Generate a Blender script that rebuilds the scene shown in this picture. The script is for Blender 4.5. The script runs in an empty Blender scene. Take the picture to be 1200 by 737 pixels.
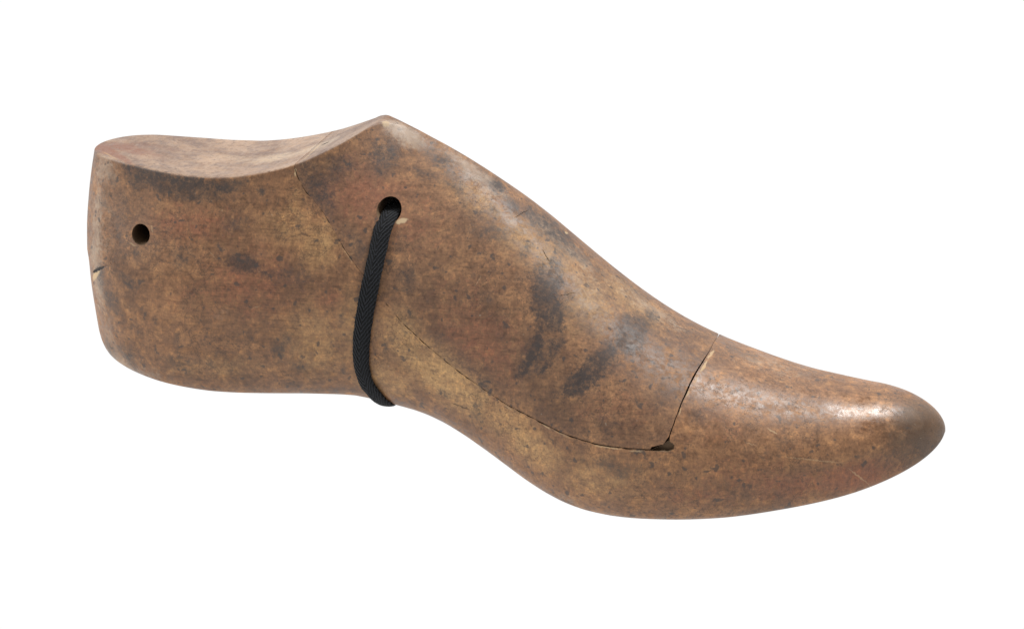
# An old wooden shoe last with a loop of black tape through its block, on a white sweep made to glow.
import bpy, bmesh, random
import math
import numpy as np

# ---------------------------------------------------------------- camera
YAW, ELEV, DIST, FPX = math.radians(13), math.radians(17), 1100.0, 4213.0   # mm, focal length in 1200-wide pixels
FWD = np.array([-math.sin(YAW)*math.cos(ELEV), math.cos(YAW)*math.cos(ELEV), -math.sin(ELEV)])
RIGHT = np.array([math.cos(YAW), math.sin(YAW), 0.0])
UP = np.cross(RIGHT, FWD)
CAM = -FWD*DIST

def pchip(xk, yk, x):
    """monotone cubic through the knots, held flat past the ends"""
    xk = np.asarray(xk, float); yk = np.asarray(yk, float)
    x = np.clip(np.asarray(x, float), xk[0], xk[-1])
    h = np.diff(xk); d = np.diff(yk)/h
    m = np.zeros(len(xk)); m[0] = d[0]; m[-1] = d[-1]
    for i in range(1, len(xk)-1):
        if d[i-1]*d[i] > 0:
            w1 = 2*h[i]+h[i-1]; w2 = h[i]+2*h[i-1]
            m[i] = (w1+w2)/(w1/d[i-1]+w2/d[i])
    i = np.clip(np.searchsorted(xk, x)-1, 0, len(h)-1)
    t = (x-xk[i])/h[i]
    return ((1+2*t)*(1-t)**2*yk[i] + t*(1-t)**2*h[i]*m[i] + t*t*(3-2*t)*yk[i+1] + t*t*(t-1)*h[i]*m[i+1])

def bez(P, t):
    t = t[:, None]; P = [np.asarray(p, float)[None] for p in P]
    return (1-t)**3*P[0] + 3*t*(1-t)**2*P[1] + 3*t*t*(1-t)*P[2] + t**3*P[3]

NB, NL, NU, NT = 10, 22, 40, 14          # bottom, lower side, upper side, top land
def half_profile(wb, wm, hm, wt, kt, zb, zt, wscale, sole):
    """one side of a cross-section, from bottom centre over the side to top centre: (y >= 0, z)"""
    H = zt-zb
    wb, wm, wt = wb*wscale, wm*wscale, wt*wscale
    tt = np.linspace(0, 1, NB+1)[:-1]; tt = 1-(1-tt)**1.5
    bot = np.stack([wb*tt, zb-sole*(1-tt**2)*wscale], 1)
    hz = zb+hm*H
    t = np.linspace(0, 1, NL+1)[:-1]**1.25
    low = bez([(wb, zb), (wb+(wm-wb)*.75, zb+hm*H*.10), (wm, zb+hm*H*.5), (wm, hz)], t)
    t = 1-(1-np.linspace(0, 1, NU+1)[:-1])**1.4
    U = zt-hz
    p2 = ((1-kt)*(wt+(wm-wt)*.12) + kt*(wt+(wm-wt)*.66), (1-kt)*(zt-U*.40)+kt*zt)
    up = bez([(wm, hz), (wm, hz+U*(.34+.12*kt)), p2, (wt, zt)], t)
    t = np.linspace(0, 1, NT+1)**1.5
    top = np.stack([wt*(1-t), zt+0*t], 1)
    P = np.concatenate([bot, low, up, top])
    Q = P.copy()
    for _ in range(3):                    # ease the two edges
        Q[1:-1] = .25*Q[:-2]+.5*Q[1:-1]+.25*Q[2:]
    return Q
CREASE = NB+NL+NU

def build_loft(T, ns=230):
    """stations x ring grid of points (mm). T: tables of the last's lines"""
    X0, X1 = T['X0'], T['X1']
    RH, RT = T['RH'], T['RT']
    na, nc = 46, 60
    ta = (np.arange(na)/na)**2.0
    tc = 1-(1-np.arange(nc+1)/nc)**2.0
    xs = np.concatenate([X0+RH*ta, np.linspace(X0+RH, X1-RT, ns-na-nc-1)[:-1], X1-RT+RT*tc])
    xs = np.unique(xs)
    zb = pchip(*T['zb'], xs); zt = pchip(*T['zt'], xs)
    wb = pchip(*T['wb'], xs); wm = pchip(*T['wm'], xs); wt = pchip(*T['wt'], xs)
    kt = pchip(*T['kt'], xs); hm = pchip(*T['hm'], xs); yc = pchip(*T['yc'], xs); so = pchip(*T['sole'], xs)
    rings = []
    for i, x in enumerate(xs):
        g = 1.0; gz = 1.0
        if x < X0+RH:
            t = (x-X0)/RH; g = (max(0, 1-(1-t)**T['ph']))**(1/T['ph'])
        if x > X1-RT:
            t = (X1-x)/RT; g = (max(0, 1-(1-t)**T['pt']))**(1/T['pt'])
            t2 = min(1, (X1-x)/T['RZ']); gz = (max(0, 1-(1-t2)**T['pz']))**(1/T['pz'])
        zc = T['ztip']
        b = zc+(zb[i]-zc)*gz; tp = zc+(zt[i]-zc)*gz
        hp = half_profile(wb[i], wm[i], hm[i], wt[i], kt[i], b, tp, g, so[i]*min(gz, 1))
        k = max(0.0, 1-(x-X0)/RH)**2
        dx = (pchip(*T['back'], hp[:, 1])-X0)*k
        near = np.stack([x+dx, yc[i]-hp[:, 0], hp[:, 1]], 1)      # camera side, -Y
        far = np.stack([x+dx, yc[i]+hp[:, 0], hp[:, 1]], 1)
        rings.append(np.concatenate([near, far[-2:0:-1]]))
    G = np.array(rings)
    # ease the flanks along the last round the top of the block, so that no fold runs down from its peak
    xa = T['apex']; wgt = np.clip(1-np.abs(xs-xa-6)/34, 0, 1)[:, None]
    wgt = wgt*wgt*(3-2*wgt)
    for _ in range(60):
        Y = G[..., 1]; Z = Y.copy(); Z[1:-1] = .25*Y[:-2]+.5*Y[1:-1]+.25*Y[2:]
        G[..., 1] = Y+(Z-Y)*wgt
    return xs, G
# ---- the last's lines (mm) ----
T = {'apex': -39.86, 'X0': -136.51, 'X1': 133.326, 'RH': 46.0, 'RT': 95.0, 'RZ': 62.0, 'ph': 2.3, 'pt': 1.85, 'pz': 1.8, 'ztip': -27.614, 'wm': [[-136.51, -96.53, -61.56, -31.57, -1.59, 28.39, 48.38, 68.37, 93.35, 133.33], [29.5, 30.0, 29.0, 28.0, 31.0, 36.5, 39.0, 39.0, 36.0, 34.0]], 'wb': [[-136.51, -96.53, -61.56, -31.57, -1.59, 28.39, 48.38, 68.37, 93.35, 133.33], [23.0, 24.0, 20.0, 16.0, 20.0, 29.0, 33.0, 34.0, 32.0, 30.0]], 'hm': [[-136.51, -96.53, -61.56, -31.57, -1.59, 28.39, 63.37, 103.34, 133.33], [0.42, 0.42, 0.4, 0.38, 0.34, 0.3, 0.3, 0.36, 0.42]], 'yc': [[-136.51, -36.57, 33.39, 93.35, 133.33], [0.0, 0.0, -1.5, 0.0, 1.5]], 'sole': [[-136.51, -76.55, -26.58, 23.39, 133.33], [2.5, 2.0, 0.0, 2.0, 2.0]], 'kt': [[-136.51, -94.86, -64.86, -39.86, -11.86, 25.14, 133.33], [0.0, 0.0, 0.15, 0.45, 0.8, 1.0, 1.0]], 'zt': [[-136.51, -135.01, -132.51, -128.51, -122.51, -114.51, -104.51, -94.51, -87.51, -80.51, -73.51, -66.51, -59.51, -52.51, -45.51, -42.86, -39.86, -36.86, -31.51, -24.51, -17.51, -10.51, -3.51, 3.49, 10.49, 17.49, 24.49, 31.49, 38.49, 45.49, 52.49, 59.49, 66.49, 73.49, 80.49, 87.49, 94.49, 101.49, 108.49, 113.33, 121.33, 133.33], [45.87, 45.88, 45.95, 46.0, 45.85, 45.31, 44.56, 44.08, 44.14, 44.8, 46.06, 47.77, 50.06, 53.14, 56.77, 58.32, 59.21, 58.81, 57.2, 54.17, 50.85, 46.95, 42.51, 37.7, 32.25, 26.32, 20.46, 14.88, 9.54, 4.74, 0.73, -2.59, -5.37, -7.67, -9.46, -10.68, -11.28, -11.19, -10.59, -9.52, -7.75, -5.47]], 'zb': [[-136.51, -135.01, -132.51, -128.51, -122.51, -114.51, -104.51, -94.51, -87.51, -80.51, -73.51, -66.51, -59.51, -52.51, -45.51, -42.86, -39.86, -36.86, -31.51, -24.51, -17.51, -10.51, -3.51, 3.49, 10.49, 17.49, 24.49, 31.49, 38.49, 45.49, 52.49, 59.49, 66.49, 73.49, 80.49, 87.49, 94.49, 101.49, 108.49, 113.33, 121.33, 133.33], [-11.49, -12.94, -15.13, -17.53, -19.27, -20.84, -22.36, -23.33, -23.81, -23.94, -23.89, -23.76, -23.6, -23.63, -23.89, -24.3, -24.87, -25.56, -26.54, -28.02, -30.26, -33.4, -37.1, -40.98, -44.52, -47.3, -49.24, -50.28, -50.53, -50.35, -50.06, -49.71, -49.19, -48.61, -48.13, -47.81, -47.61, -47.49, -47.39, -47.22, -46.84, -46.27]], 'wt': [[-136.51, -135.01, -132.51, -128.51, -122.51, -114.51, -104.51, -94.51, -87.51, -80.51, -73.51, -66.51, -59.51, -52.51, -45.51, -42.86, -39.86, -36.86, -31.51, -24.51, -17.51, -10.51, -3.51, 3.49, 10.49, 17.49, 24.49, 31.49, 38.49, 45.49, 52.49, 59.49, 66.49, 73.49, 80.49, 87.49, 94.49, 101.49, 108.49, 113.33, 121.33, 133.33], [21.36, 21.36, 21.36, 21.36, 21.36, 21.36, 22.24, 23.1, 23.52, 23.5, 23.2, 22.51, 20.48, 16.8, 12.02, 7.2, 3.33, 0.72, 0.58, 0.39, 0.2, 0.02, 0.0, 0.0, 0.0, 0.0, 0.0, 0.0, 0.0, 0.0, 0.0, 0.0, 0.0, 0.0, 0.0, 0.0, 0.0, 0.0, 0.0, 0.0, 0.0, 0.0]], 'back': [[-19.35, -15.21, -4.79, 4.22, 12.54, 15.31, 22.25, 31.96, 40.3, 45.87], [-130.29, -131.26, -132.41, -133.44, -134.07, -134.48, -134.45, -133.83, -132.73, -131.73]]}
SEAM_OUT = [[-62.08, -21.49, 48.07], [-60.74, -21.75, 44.25], [-58.6, -22.02, 40.73], [-54.85, -22.26, 37.31], [-52.05, -22.96, 33.95], [-49.1, -24.21, 29.42], [-46.2, -25.31, 25.38], [-42.23, -26.47, 20.64], [-36.74, -27.42, 14.34], [-31.64, -27.94, 8.69], [-27.64, -28.22, 4.23], [-19.59, -28.89, -2.51], [-11.44, -29.99, -8.29], [-3.23, -31.37, -13.16], [0.87, -32.1, -15.31], [5.54, -33.04, -17.88], [13.79, -34.9, -20.67], [24.16, -37.06, -24.47], [34.06, -38.6, -26.45], [44.01, -39.41, -26.73], [50.82, -38.8, -26.81]]
NOTCH = [[51.58, -38.73, -26.99], [55.81, -38.11, -27.19], [57.62, -37.56, -26.43], [57.78, -37.13, -25.23], [56.29, -37.05, -24.18]]
SEAM_FRONT = [[56.23, -36.55, -22.89], [57.38, -33.96, -18.47], [58.77, -30.17, -14.13], [60.01, -25.71, -10.58], [61.18, -20.56, -7.8], [62.44, -12.66, -5.29], [63.27, -5.67, -4.38], [64.14, 1.34, -4.55]]
CORNER = [[51.14, -38.51, -25.82], [54.43, -37.72, -25.03], [55.65, -36.82, -23.24]]
TAPE = [[-33.48, -18.93, 36.14], [-33.94, -20.28, 33.82], [-34.75, -21.81, 31.0], [-35.69, -25.06, 23.33], [-36.72, -26.89, 17.12], [-37.85, -27.92, 10.67], [-39.08, -28.07, 3.93], [-40.08, -27.64, -3.0], [-40.49, -26.5, -10.14], [-39.54, -24.39, -16.7], [-37.19, -22.32, -20.74]]
TAPE_N = [[0.11, -0.86, 0.49], [0.12, -0.87, 0.47], [0.12, -0.9, 0.43], [0.1, -0.94, 0.33], [0.07, -0.98, 0.2], [0.04, -1.0, 0.07], [0.01, -1.0, -0.03], [0.01, -0.99, -0.11], [-0.0, -0.98, -0.22], [-0.05, -0.91, -0.41], [-0.1, -0.8, -0.59]]
HOLES = {'heel': [-110.31, -24.26, 25.03, 3.13], 'slot': [-33.46, -19.0, 36.03, 3.73]}
ZMIN = -52.53
# kind, centre, rotation, three radii, strength; pale also paints the highlight at the peak
STAINS_SHEEN = [
  ('dark', 16.22, -25.11, 65.51, -2.156, -0.067, 0.365, 4.09, 10.03, 6.0, 1.1),
  ('dark', 17.34, -20.84, 70.17, -2.312, 0.263, 0.319, 2.85, 6.88, 6.0, 1.05),
  ('dark', 19.77, -27.01, 61.01, -2.136, -0.11, 0.365, 2.55, 4.19, 6.0, 0.8),
  ('dark', 14.93, -30.86, 54.4, -1.924, 0.239, -0.052, 1.54, 5.57, 6.0, 0.75),
  ('dark', 12.22, -32.65, 48.12, -1.826, 0.591, -0.222, 1.8, 5.24, 6.0, 0.75),
  ('dark', 18.48, -32.76, 48.6, -1.94, 0.522, -0.18, 1.28, 4.07, 6.0, 0.55),
  ('dark', 21.31, -30.41, 54.19, -1.998, -0.028, 0.139, 2.54, 2.04, 6.0, 0.7),
  ('dark', 32.48, -31.7, 47.95, -2.265, -0.674, 0.679, 8.44, 3.07, 6.0, 1.1),
  ('dark', 27.65, -34.39, 43.14, -2.016, -0.664, 0.339, 5.84, 2.54, 6.0, 1.0),
  ('dark', 22.9, -35.08, 40.61, -1.842, -0.576, 0.091, 3.67, 2.03, 6.0, 0.55),
  ('dark', 35.69, -28.58, 51.19, -2.414, -0.624, 0.944, 3.24, 2.29, 6.0, 0.8),
  ('dark', 41.46, -18.9, 55.82, -2.653, 0.514, 0.12, 4.61, 7.88, 6.0, 1.1),
  ('dark', 40.13, -23.82, 53.5, -2.464, 0.408, 0.159, 3.06, 3.98, 6.0, 0.9),
  ('dark', 44.63, -8.53, 57.2, -2.984, 0.546, 0.034, 2.57, 7.61, 6.0, 0.45),
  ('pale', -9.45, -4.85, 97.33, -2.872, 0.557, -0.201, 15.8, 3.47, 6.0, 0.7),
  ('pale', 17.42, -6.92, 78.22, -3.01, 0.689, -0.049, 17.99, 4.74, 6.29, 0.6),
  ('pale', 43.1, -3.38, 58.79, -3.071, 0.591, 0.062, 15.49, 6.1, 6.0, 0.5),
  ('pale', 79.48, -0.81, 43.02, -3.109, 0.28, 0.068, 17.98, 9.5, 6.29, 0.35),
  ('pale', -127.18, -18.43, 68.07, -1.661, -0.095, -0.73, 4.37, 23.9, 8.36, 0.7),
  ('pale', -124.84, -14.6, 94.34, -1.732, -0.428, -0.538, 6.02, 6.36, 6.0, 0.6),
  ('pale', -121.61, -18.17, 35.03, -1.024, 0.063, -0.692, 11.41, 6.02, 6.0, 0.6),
  ('soft', -3.41, -4.67, 93.92, -2.639, 0.372, 0.428, 2.54, 3.09, 6.0, 0.9),
  ('dark', 2.02, -7.6, 89.43, -2.895, 0.604, -0.18, 3.64, 3.18, 6.0, 0.6),
  ('soft', 8.83, -6.25, 85.23, -2.957, 0.655, -0.038, 4.63, 4.39, 6.0, 0.9),
  ('dark', 15.05, -5.75, 80.42, -3.015, 0.696, -0.025, 6.17, 3.83, 6.0, 0.4),
  ('soft', 14.41, -5.25, 81.04, -3.015, 0.696, -0.025, 8.75, 6.57, 6.0, 0.9),
  ('dark', -3.41, -4.67, 93.92, -2.639, 0.372, 0.428, 2.25, 2.71, 6.0, 0.55),
  ('soft', -19.66, -6.35, 101.1, -2.643, 0.482, -0.242, 8.05, 3.12, 6.0, 0.6),
  ('soft', 8.73, -17.39, 78.71, -2.407, 0.474, 0.038, 1.53, 4.08, 6.0, 0.6),
  ('soft', 22.11, -6.65, 74.44, -3.022, 0.69, -0.045, 3.6, 3.24, 6.0, 0.55),
  ('soft', -2.98, -13.24, 88.5, -2.383, 0.144, 0.366, 1.56, 3.01, 6.0, 0.6),
  ('soft', -3.4, -18.17, 83.45, -2.223, 0.016, 0.284, 6.64, 2.74, 6.0, 0.55),
  ('soft', 27.84, -6.3, 69.9, 2.952, 0.652, -0.482, 3.25, 2.76, 6.0, 0.4),
  ('soft', 38.03, 2.19, 62.21, 3.071, 0.631, 0.008, 6.73, 3.39, 6.0, 0.4),
  ('soft', -37.06, -10.92, 102.04, -2.175, 0.067, 0.343, 4.13, 5.48, 6.0, 0.75),
  ('soft', -24.57, -11.11, 98.04, -2.331, 0.275, -0.067, 5.26, 2.25, 6.0, 0.5),
  ('soft', -15.87, -11.04, 95.89, -2.538, 0.544, -0.31, 4.84, 2.26, 6.0, 0.5),
  ('soft', -49.93, -17.48, 99.5, -1.939, -0.288, 0.495, 5.69, 4.11, 6.0, 0.45),
  ('dark', -112.11, -19.67, 95.32, -1.68, 0.185, -0.276, 5.06, 4.36, 6.0, 0.85),
  ('dark', -103.78, -21.96, 93.73, -1.693, 0.243, -0.219, 7.39, 3.52, 6.0, 0.95),
  ('dark', -92.46, -23.57, 92.69, -1.674, 0.02, -0.08, 9.39, 3.41, 6.0, 1.0),
  ('soft', -82.14, -23.69, 94.67, -1.658, -0.227, 0.012, 5.44, 2.33, 6.0, 0.9),
  ('soft', -100.91, -22.19, 96.36, -1.77, 0.092, -0.172, 17.13, 2.61, 6.0, 0.8),
  ('soft', -71.72, -23.68, 93.44, -1.712, -0.051, 0.037, 1.33, 1.29, 6.0, 0.7),
  ('dark', -76.8, -27.92, 71.86, -1.768, 0.14, -0.019, 5.86, 2.86, 6.0, 0.85),
  ('dark', -69.76, -28.32, 68.95, -1.735, 0.282, -0.026, 2.1, 1.05, 6.0, 0.75),
  ('soft', -79.96, -25.59, 82.78, -1.776, -0.064, -0.005, 4.05, 2.32, 6.0, 0.45),
  ('soft', -96.24, -27.89, 71.66, -1.811, -0.072, -0.025, 3.84, 3.62, 6.0, 0.45),
  ('soft', -114.15, -26.41, 63.03, -1.645, 0.386, -0.368, 4.11, 1.8, 6.0, 0.7),
  ('soft', -97.86, -29.32, 45.97, -1.484, 0.063, -0.057, 1.95, 2.55, 6.0, 0.55),
  ('soft', -62.05, -28.2, 68.35, -1.711, -0.055, 0.039, 6.89, 5.19, 6.0, 0.4),
  ('soft', -65.09, -28.45, 45.85, -1.435, 0.438, 0.108, 2.84, 5.27, 6.0, 0.5),
  ('soft', -59.69, -27.03, 39.82, -1.292, 0.073, 0.093, 2.11, 2.2, 6.0, 0.6),
  ('soft', -64.75, -24.95, 33.33, -1.086, -0.049, 0.075, 3.73, 2.61, 6.0, 0.55),
  ('soft', -46.33, -25.84, 39.32, -1.266, 0.072, 0.091, 1.05, 1.59, 6.0, 0.9),
  ('soft', -62.85, -28.59, 48.22, -1.473, 0.042, 0.05, 1.86, 1.97, 6.0, 0.6),
  ('soft', -75.57, -29.22, 48.87, -1.509, -0.058, 0.04, 4.82, 1.94, 6.0, 0.35),
  ('soft', -97.75, -28.52, 39.72, -1.38, 0.085, -0.054, 6.04, 2.75, 6.0, 0.6),
  ('soft', -115.85, -23.73, 38.86, -1.326, 0.272, -0.391, 4.94, 3.08, 6.0, 0.6),
  ('soft', -125.08, -20.33, 61.92, -1.554, 0.092, -0.695, 3.03, 3.94, 6.0, 0.6),
  ('soft', -111.35, -25.83, 71.17, -1.811, -0.116, -0.227, 2.15, 2.34, 6.0, 0.5),
  ('soft', -121.03, -23.07, 55.6, -1.519, -0.016, -0.561, 3.86, 6.05, 6.0, 0.45),
  ('soft', -1.59, -31.68, 39.59, -1.564, -0.126, -0.17, 1.96, 1.33, 6.0, 0.85),
  ('soft', -14.01, -28.33, 35.17, -1.371, 0.159, -0.227, 3.33, 0.95, 6.0, 0.7),
  ('soft', -32.38, -27.63, 48.19, -1.483, 0.038, -0.04, 1.08, 1.12, 6.0, 0.7),
  ('soft', -27.69, -28.18, 52.72, -1.536, -0.09, -0.067, 1.63, 1.08, 6.0, 0.6),
  ('soft', -3.39, -30.79, 32.71, -1.445, 0.068, -0.239, 2.3, 4.58, 6.0, 0.35),
  ('soft', -0.71, -27.42, 65.57, -1.91, -0.058, 0.065, 1.81, 2.29, 6.0, 0.5),
  ('soft', -15.04, -25.47, 72.54, -1.93, -0.067, 0.054, 1.04, 1.28, 6.0, 0.4),
  ('soft', -26.14, -26.41, 69.68, -1.834, -0.052, 0.034, 2.62, 4.6, 6.0, 0.45),
  ('soft', 3.94, -30.6, 54.88, -1.814, -0.076, -0.018, 2.1, 2.03, 6.0, 0.3),
  ('soft', 38.95, -39.61, 20.39, -1.606, 0.097, -0.111, 7.31, 1.88, 6.0, 0.55),
  ('soft', 41.61, -39.91, 17.76, -1.541, 0.081, -0.058, 3.61, 1.37, 6.0, 0.5),
  ('soft', 37.68, -37.65, 32.97, -1.85, -0.079, -0.009, 4.13, 3.53, 6.0, 0.35),
  ('soft', 52.71, -32.07, 38.94, -2.197, 0.07, 0.301, 3.56, 6.35, 6.0, 0.25),
  ('soft', 57.08, -28.15, 41.19, -2.337, 0.053, 0.39, 2.07, 1.68, 6.0, 0.4),
  ('soft', 69.39, -0.12, 46.14, 3.139, 0.331, 0.059, 4.64, 5.43, 6.0, 0.4),
  ('soft', 63.73, -31.76, 34.35, -2.197, 0.026, 0.303, 3.56, 2.64, 6.0, 0.4),
  ('soft', 87.95, -27.73, 26.88, -2.037, 0.043, 0.352, 4.11, 2.04, 6.0, 0.35),
  ('soft', 94.46, -27.61, 19.87, -1.666, 0.044, 0.352, 4.63, 1.56, 6.0, 0.3),
  ('soft', 74.14, -0.25, 44.63, -3.139, 0.301, 0.055, 3.09, 3.39, 6.0, 0.5),
  ('tip', 129.11, -6.46, 27.5, -1.934, 0.259, 0.779, 15.47, 15.89, 6.0, 0.95),
  ('tip', 122.95, -13.03, 21.96, -1.557, -0.375, 0.653, 8.06, 4.76, 6.0, 0.45),
  ('soft', 117.17, -16.85, 18.78, -1.507, -0.337, 0.543, 5.76, 2.94, 6.0, 0.3),
  ('soft', -48.36, -21.86, 31.64, -0.797, -0.062, 0.036, 12.06, 2.23, 6.0, 0.5),
  ('soft', 84.84, -29.48, 6.59, -0.978, -0.039, 0.418, 15.61, 2.22, 6.0, 0.35),
  ('soft', 15.2, -32.06, 50.81, -1.911, 0.407, -0.134, 5.15, 8.65, 6.0, 0.55),
  ('soft', 31.39, -32.62, 46.57, -2.18, -0.634, 0.545, 12.16, 5.11, 6.0, 0.5),
  ('soft', 18.16, -24.48, 65.45, -2.193, 0.075, 0.324, 6.66, 13.43, 6.0, 0.35),
  ('softblock', -54.36, -20.97, 93.51, -1.924, -0.495, 0.405, 3.59, 9.75, 6.0, 0.55),
  ('softblock', -41.52, -24.94, 78.11, -1.988, -0.605, 0.327, 3.09, 10.35, 6.0, 0.4),
  ('softblock', -8.67, -30.49, 47.28, -1.599, 0.565, -0.164, 15.49, 3.41, 6.0, 0.35),
  ('redblock', -40.48, -18.37, 92.34, -2.064, 0.0, 0.228, 15.38, 10.52, 6.0, 0.6),
  ('redblock', -3.39, -30.58, 53.02, -1.742, 0.425, -0.137, 18.15, 13.19, 6.35, 0.5),
  ('goldbody', -54.01, -25.92, 77.58, -1.88, 0.556, -0.106, 6.75, 8.8, 6.0, 0.5),
  ('goldbody', -61.7, -23.48, 89.74, -1.816, 0.328, 0.074, 3.6, 7.72, 6.0, 0.3),
  ('goldbody', -19.77, -28.39, 43.13, -1.421, 0.599, -0.082, 20.59, 4.34, 7.21, 0.75),
  ('redbody', -72.64, -28.74, 66.46, -1.703, -0.057, 0.032, 18.67, 13.02, 6.54, 0.5),
  ('goldbody', 7.68, -33.25, 27.89, -1.465, 0.534, -0.228, 18.19, 6.93, 6.37, 0.5),
  ('soft', -119.65, -20.67, 80.04, -1.836, -0.279, -0.309, 5.38, 15.73, 6.0, 0.35),
  ('soft', -124.23, -17.23, 37.63, -1.217, -0.379, -0.943, 6.79, 4.27, 6.0, 0.5),
  ('gold', -14.29, -29.21, 41.1, -1.46, 0.574, -0.142, 19.39, 8.0, 6.79, 0.85),
  ('gold', -27.66, -28.22, 54.62, -1.563, 0.554, -0.05, 7.2, 6.19, 6.0, 0.6),
  ('gold', 13.18, -34.44, 23.32, -1.467, 0.532, -0.233, 15.57, 6.3, 6.0, 0.6),
  ('gold', 27.85, -18.74, 64.96, -2.642, 0.6, 0.024, 10.19, 15.7, 6.0, 0.45),
  ('gold', -54.36, -28.21, 48.7, -1.466, 0.039, 0.062, 10.55, 14.09, 6.0, 0.45),
  ('gold', -62.61, -25.39, 82.22, -1.806, -0.037, 0.095, 10.45, 6.67, 6.0, 0.4),
  ('gold', 8.87, -15.71, 80.11, -2.583, 0.598, -0.093, 15.38, 7.45, 6.0, 0.5),
  ('gold', 34.96, -38.83, 15.78, -1.485, 0.032, -0.181, 16.15, 7.36, 6.0, 0.4),
  ('gold', -7.66, -12.36, 91.43, -2.586, 0.575, -0.246, 15.79, 5.89, 6.0, 0.4),
  ('gold', -43.61, -28.12, 54.82, -1.515, 0.027, 0.037, 5.8, 10.98, 6.0, 0.45),
  ('gold', -33.94, -25.25, 37.05, -1.247, 0.092, -0.039, 10.68, 7.29, 6.0, 0.5),
  ('gold', -85.59, -28.32, 38.35, -1.366, -0.064, 0.026, 18.95, 4.77, 6.63, 0.3),
  ('pale', 24.58, -15.71, 69.18, -2.705, 0.624, 0.039, 10.22, 14.69, 6.0, 0.25),
  ('gold', 16.37, -14.1, 76.16, -2.688, 0.629, -0.001, 15.33, 10.62, 6.0, 0.5),
  ('gold', 38.32, -5.95, 61.91, -3.042, 0.63, 0.003, 15.43, 10.73, 6.0, 0.5),
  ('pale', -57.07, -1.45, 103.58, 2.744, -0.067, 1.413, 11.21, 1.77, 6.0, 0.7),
  ('pale', -32.66, -3.14, 108.59, -2.495, 0.545, -0.086, 8.87, 3.59, 6.0, 0.95),  # highlight beside the block's peak, painted as pale colour
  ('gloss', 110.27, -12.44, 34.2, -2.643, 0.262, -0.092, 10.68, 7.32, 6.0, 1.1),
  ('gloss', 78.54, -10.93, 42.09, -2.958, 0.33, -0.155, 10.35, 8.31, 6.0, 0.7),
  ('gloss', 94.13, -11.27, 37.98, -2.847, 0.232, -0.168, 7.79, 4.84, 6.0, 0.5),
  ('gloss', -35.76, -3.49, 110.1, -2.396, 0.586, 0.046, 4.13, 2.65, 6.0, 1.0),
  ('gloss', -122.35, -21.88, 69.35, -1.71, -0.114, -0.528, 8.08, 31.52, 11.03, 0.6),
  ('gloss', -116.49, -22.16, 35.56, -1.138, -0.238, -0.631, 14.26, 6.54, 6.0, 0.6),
  ('pale', -38.35, -3.71, 111.6, -3.081, 0.158, 0.269, 1.57, 3.39, 6.0, 0.9),  # highlight on the peak itself, painted pale
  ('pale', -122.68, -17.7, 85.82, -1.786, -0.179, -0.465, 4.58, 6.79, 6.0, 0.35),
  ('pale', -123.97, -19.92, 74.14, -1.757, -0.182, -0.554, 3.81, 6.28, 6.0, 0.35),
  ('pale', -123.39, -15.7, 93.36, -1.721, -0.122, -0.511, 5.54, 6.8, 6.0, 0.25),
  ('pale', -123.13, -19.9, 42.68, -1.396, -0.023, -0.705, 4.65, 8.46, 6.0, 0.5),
  ('pale', -82.82, -29.73, 55.83, -1.563, -0.059, 0.031, 3.22, 2.43, 6.0, 0.35),
  ('pale', 0.43, -13.21, 86.85, -2.625, 0.591, -0.211, 10.42, 2.14, 6.0, 0.35),
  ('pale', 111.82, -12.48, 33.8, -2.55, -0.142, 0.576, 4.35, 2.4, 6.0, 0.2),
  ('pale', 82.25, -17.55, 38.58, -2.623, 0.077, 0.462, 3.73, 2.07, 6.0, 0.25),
  ('pale', -111.69, -23.16, 33.18, -1.008, 0.014, -0.417, 8.93, 3.84, 6.0, 0.4),
  ('pale', 25.89, -32.51, 4.72, -0.732, 0.357, -0.062, 6.69, 6.07, 6.0, 0.35),
  ('red', -93.53, -25.3, 82.39, -1.801, -0.075, -0.046, 16.56, 6.71, 6.0, 0.5),
  ('red', -85.95, -29.48, 63.09, -1.681, -0.058, 0.03, 18.78, 8.91, 6.57, 0.35),
  ('red', -42.66, -14.93, 99.28, -2.084, 0.019, 0.299, 10.27, 7.96, 6.0, 0.35),
  ('red', -26.88, -20.01, 85.66, -2.064, -0.039, 0.086, 15.57, 13.11, 6.0, 0.35),
  ('red', -9.26, -27.78, 65.09, -1.831, -0.066, 0.005, 15.74, 10.19, 6.0, 0.3),
  ('red', 39.45, -36.39, 36.68, -1.942, -0.052, 0.072, 15.26, 7.57, 6.0, 0.3),
  ('red', 108.93, -21.23, 15.6, -1.459, -0.131, 0.463, 15.71, 5.21, 6.0, 0.8),
  ('red', 92.18, -28.48, 14.1, -1.487, -0.094, 0.372, 15.38, 5.61, 6.0, 0.6),
  ('red', 65.62, -37.55, 12.45, -1.488, -0.018, 0.177, 17.63, 4.43, 6.17, 0.4),
  ('red', 80.15, -33.46, 17.54, -1.617, 0.053, 0.376, 18.06, 7.36, 6.32, 0.35),
  ('red', 70.58, -31.25, 32.04, -2.171, 0.066, 0.293, 10.17, 10.47, 6.0, 0.25),
  ('red', -50.08, -28.4, 62.51, -1.622, -0.055, 0.042, 5.81, 4.22, 6.0, 0.5),
  ('red', -96.15, -25.75, 31.28, -0.945, -0.126, -0.169, 23.82, 3.45, 8.34, 0.2),
  ('soft', -116.6, 4.58, 98.13, 3.124, 0.082, -0.211, 2.4, 0.66, 6.0, 1.0),
  ('soft', -109.08, 7.84, 97.48, -3.139, 0.088, 0.025, 1.64, 0.66, 6.0, 0.9),
  ('red', -127.16, -5.93, 98.51, -3.128, -0.012, -0.866, 10.02, 2.66, 6.0, 1.2),
  ('red', -120.46, -12.54, 98.39, 3.11, 0.033, -0.771, 9.11, 1.55, 6.0, 1.0),
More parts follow.
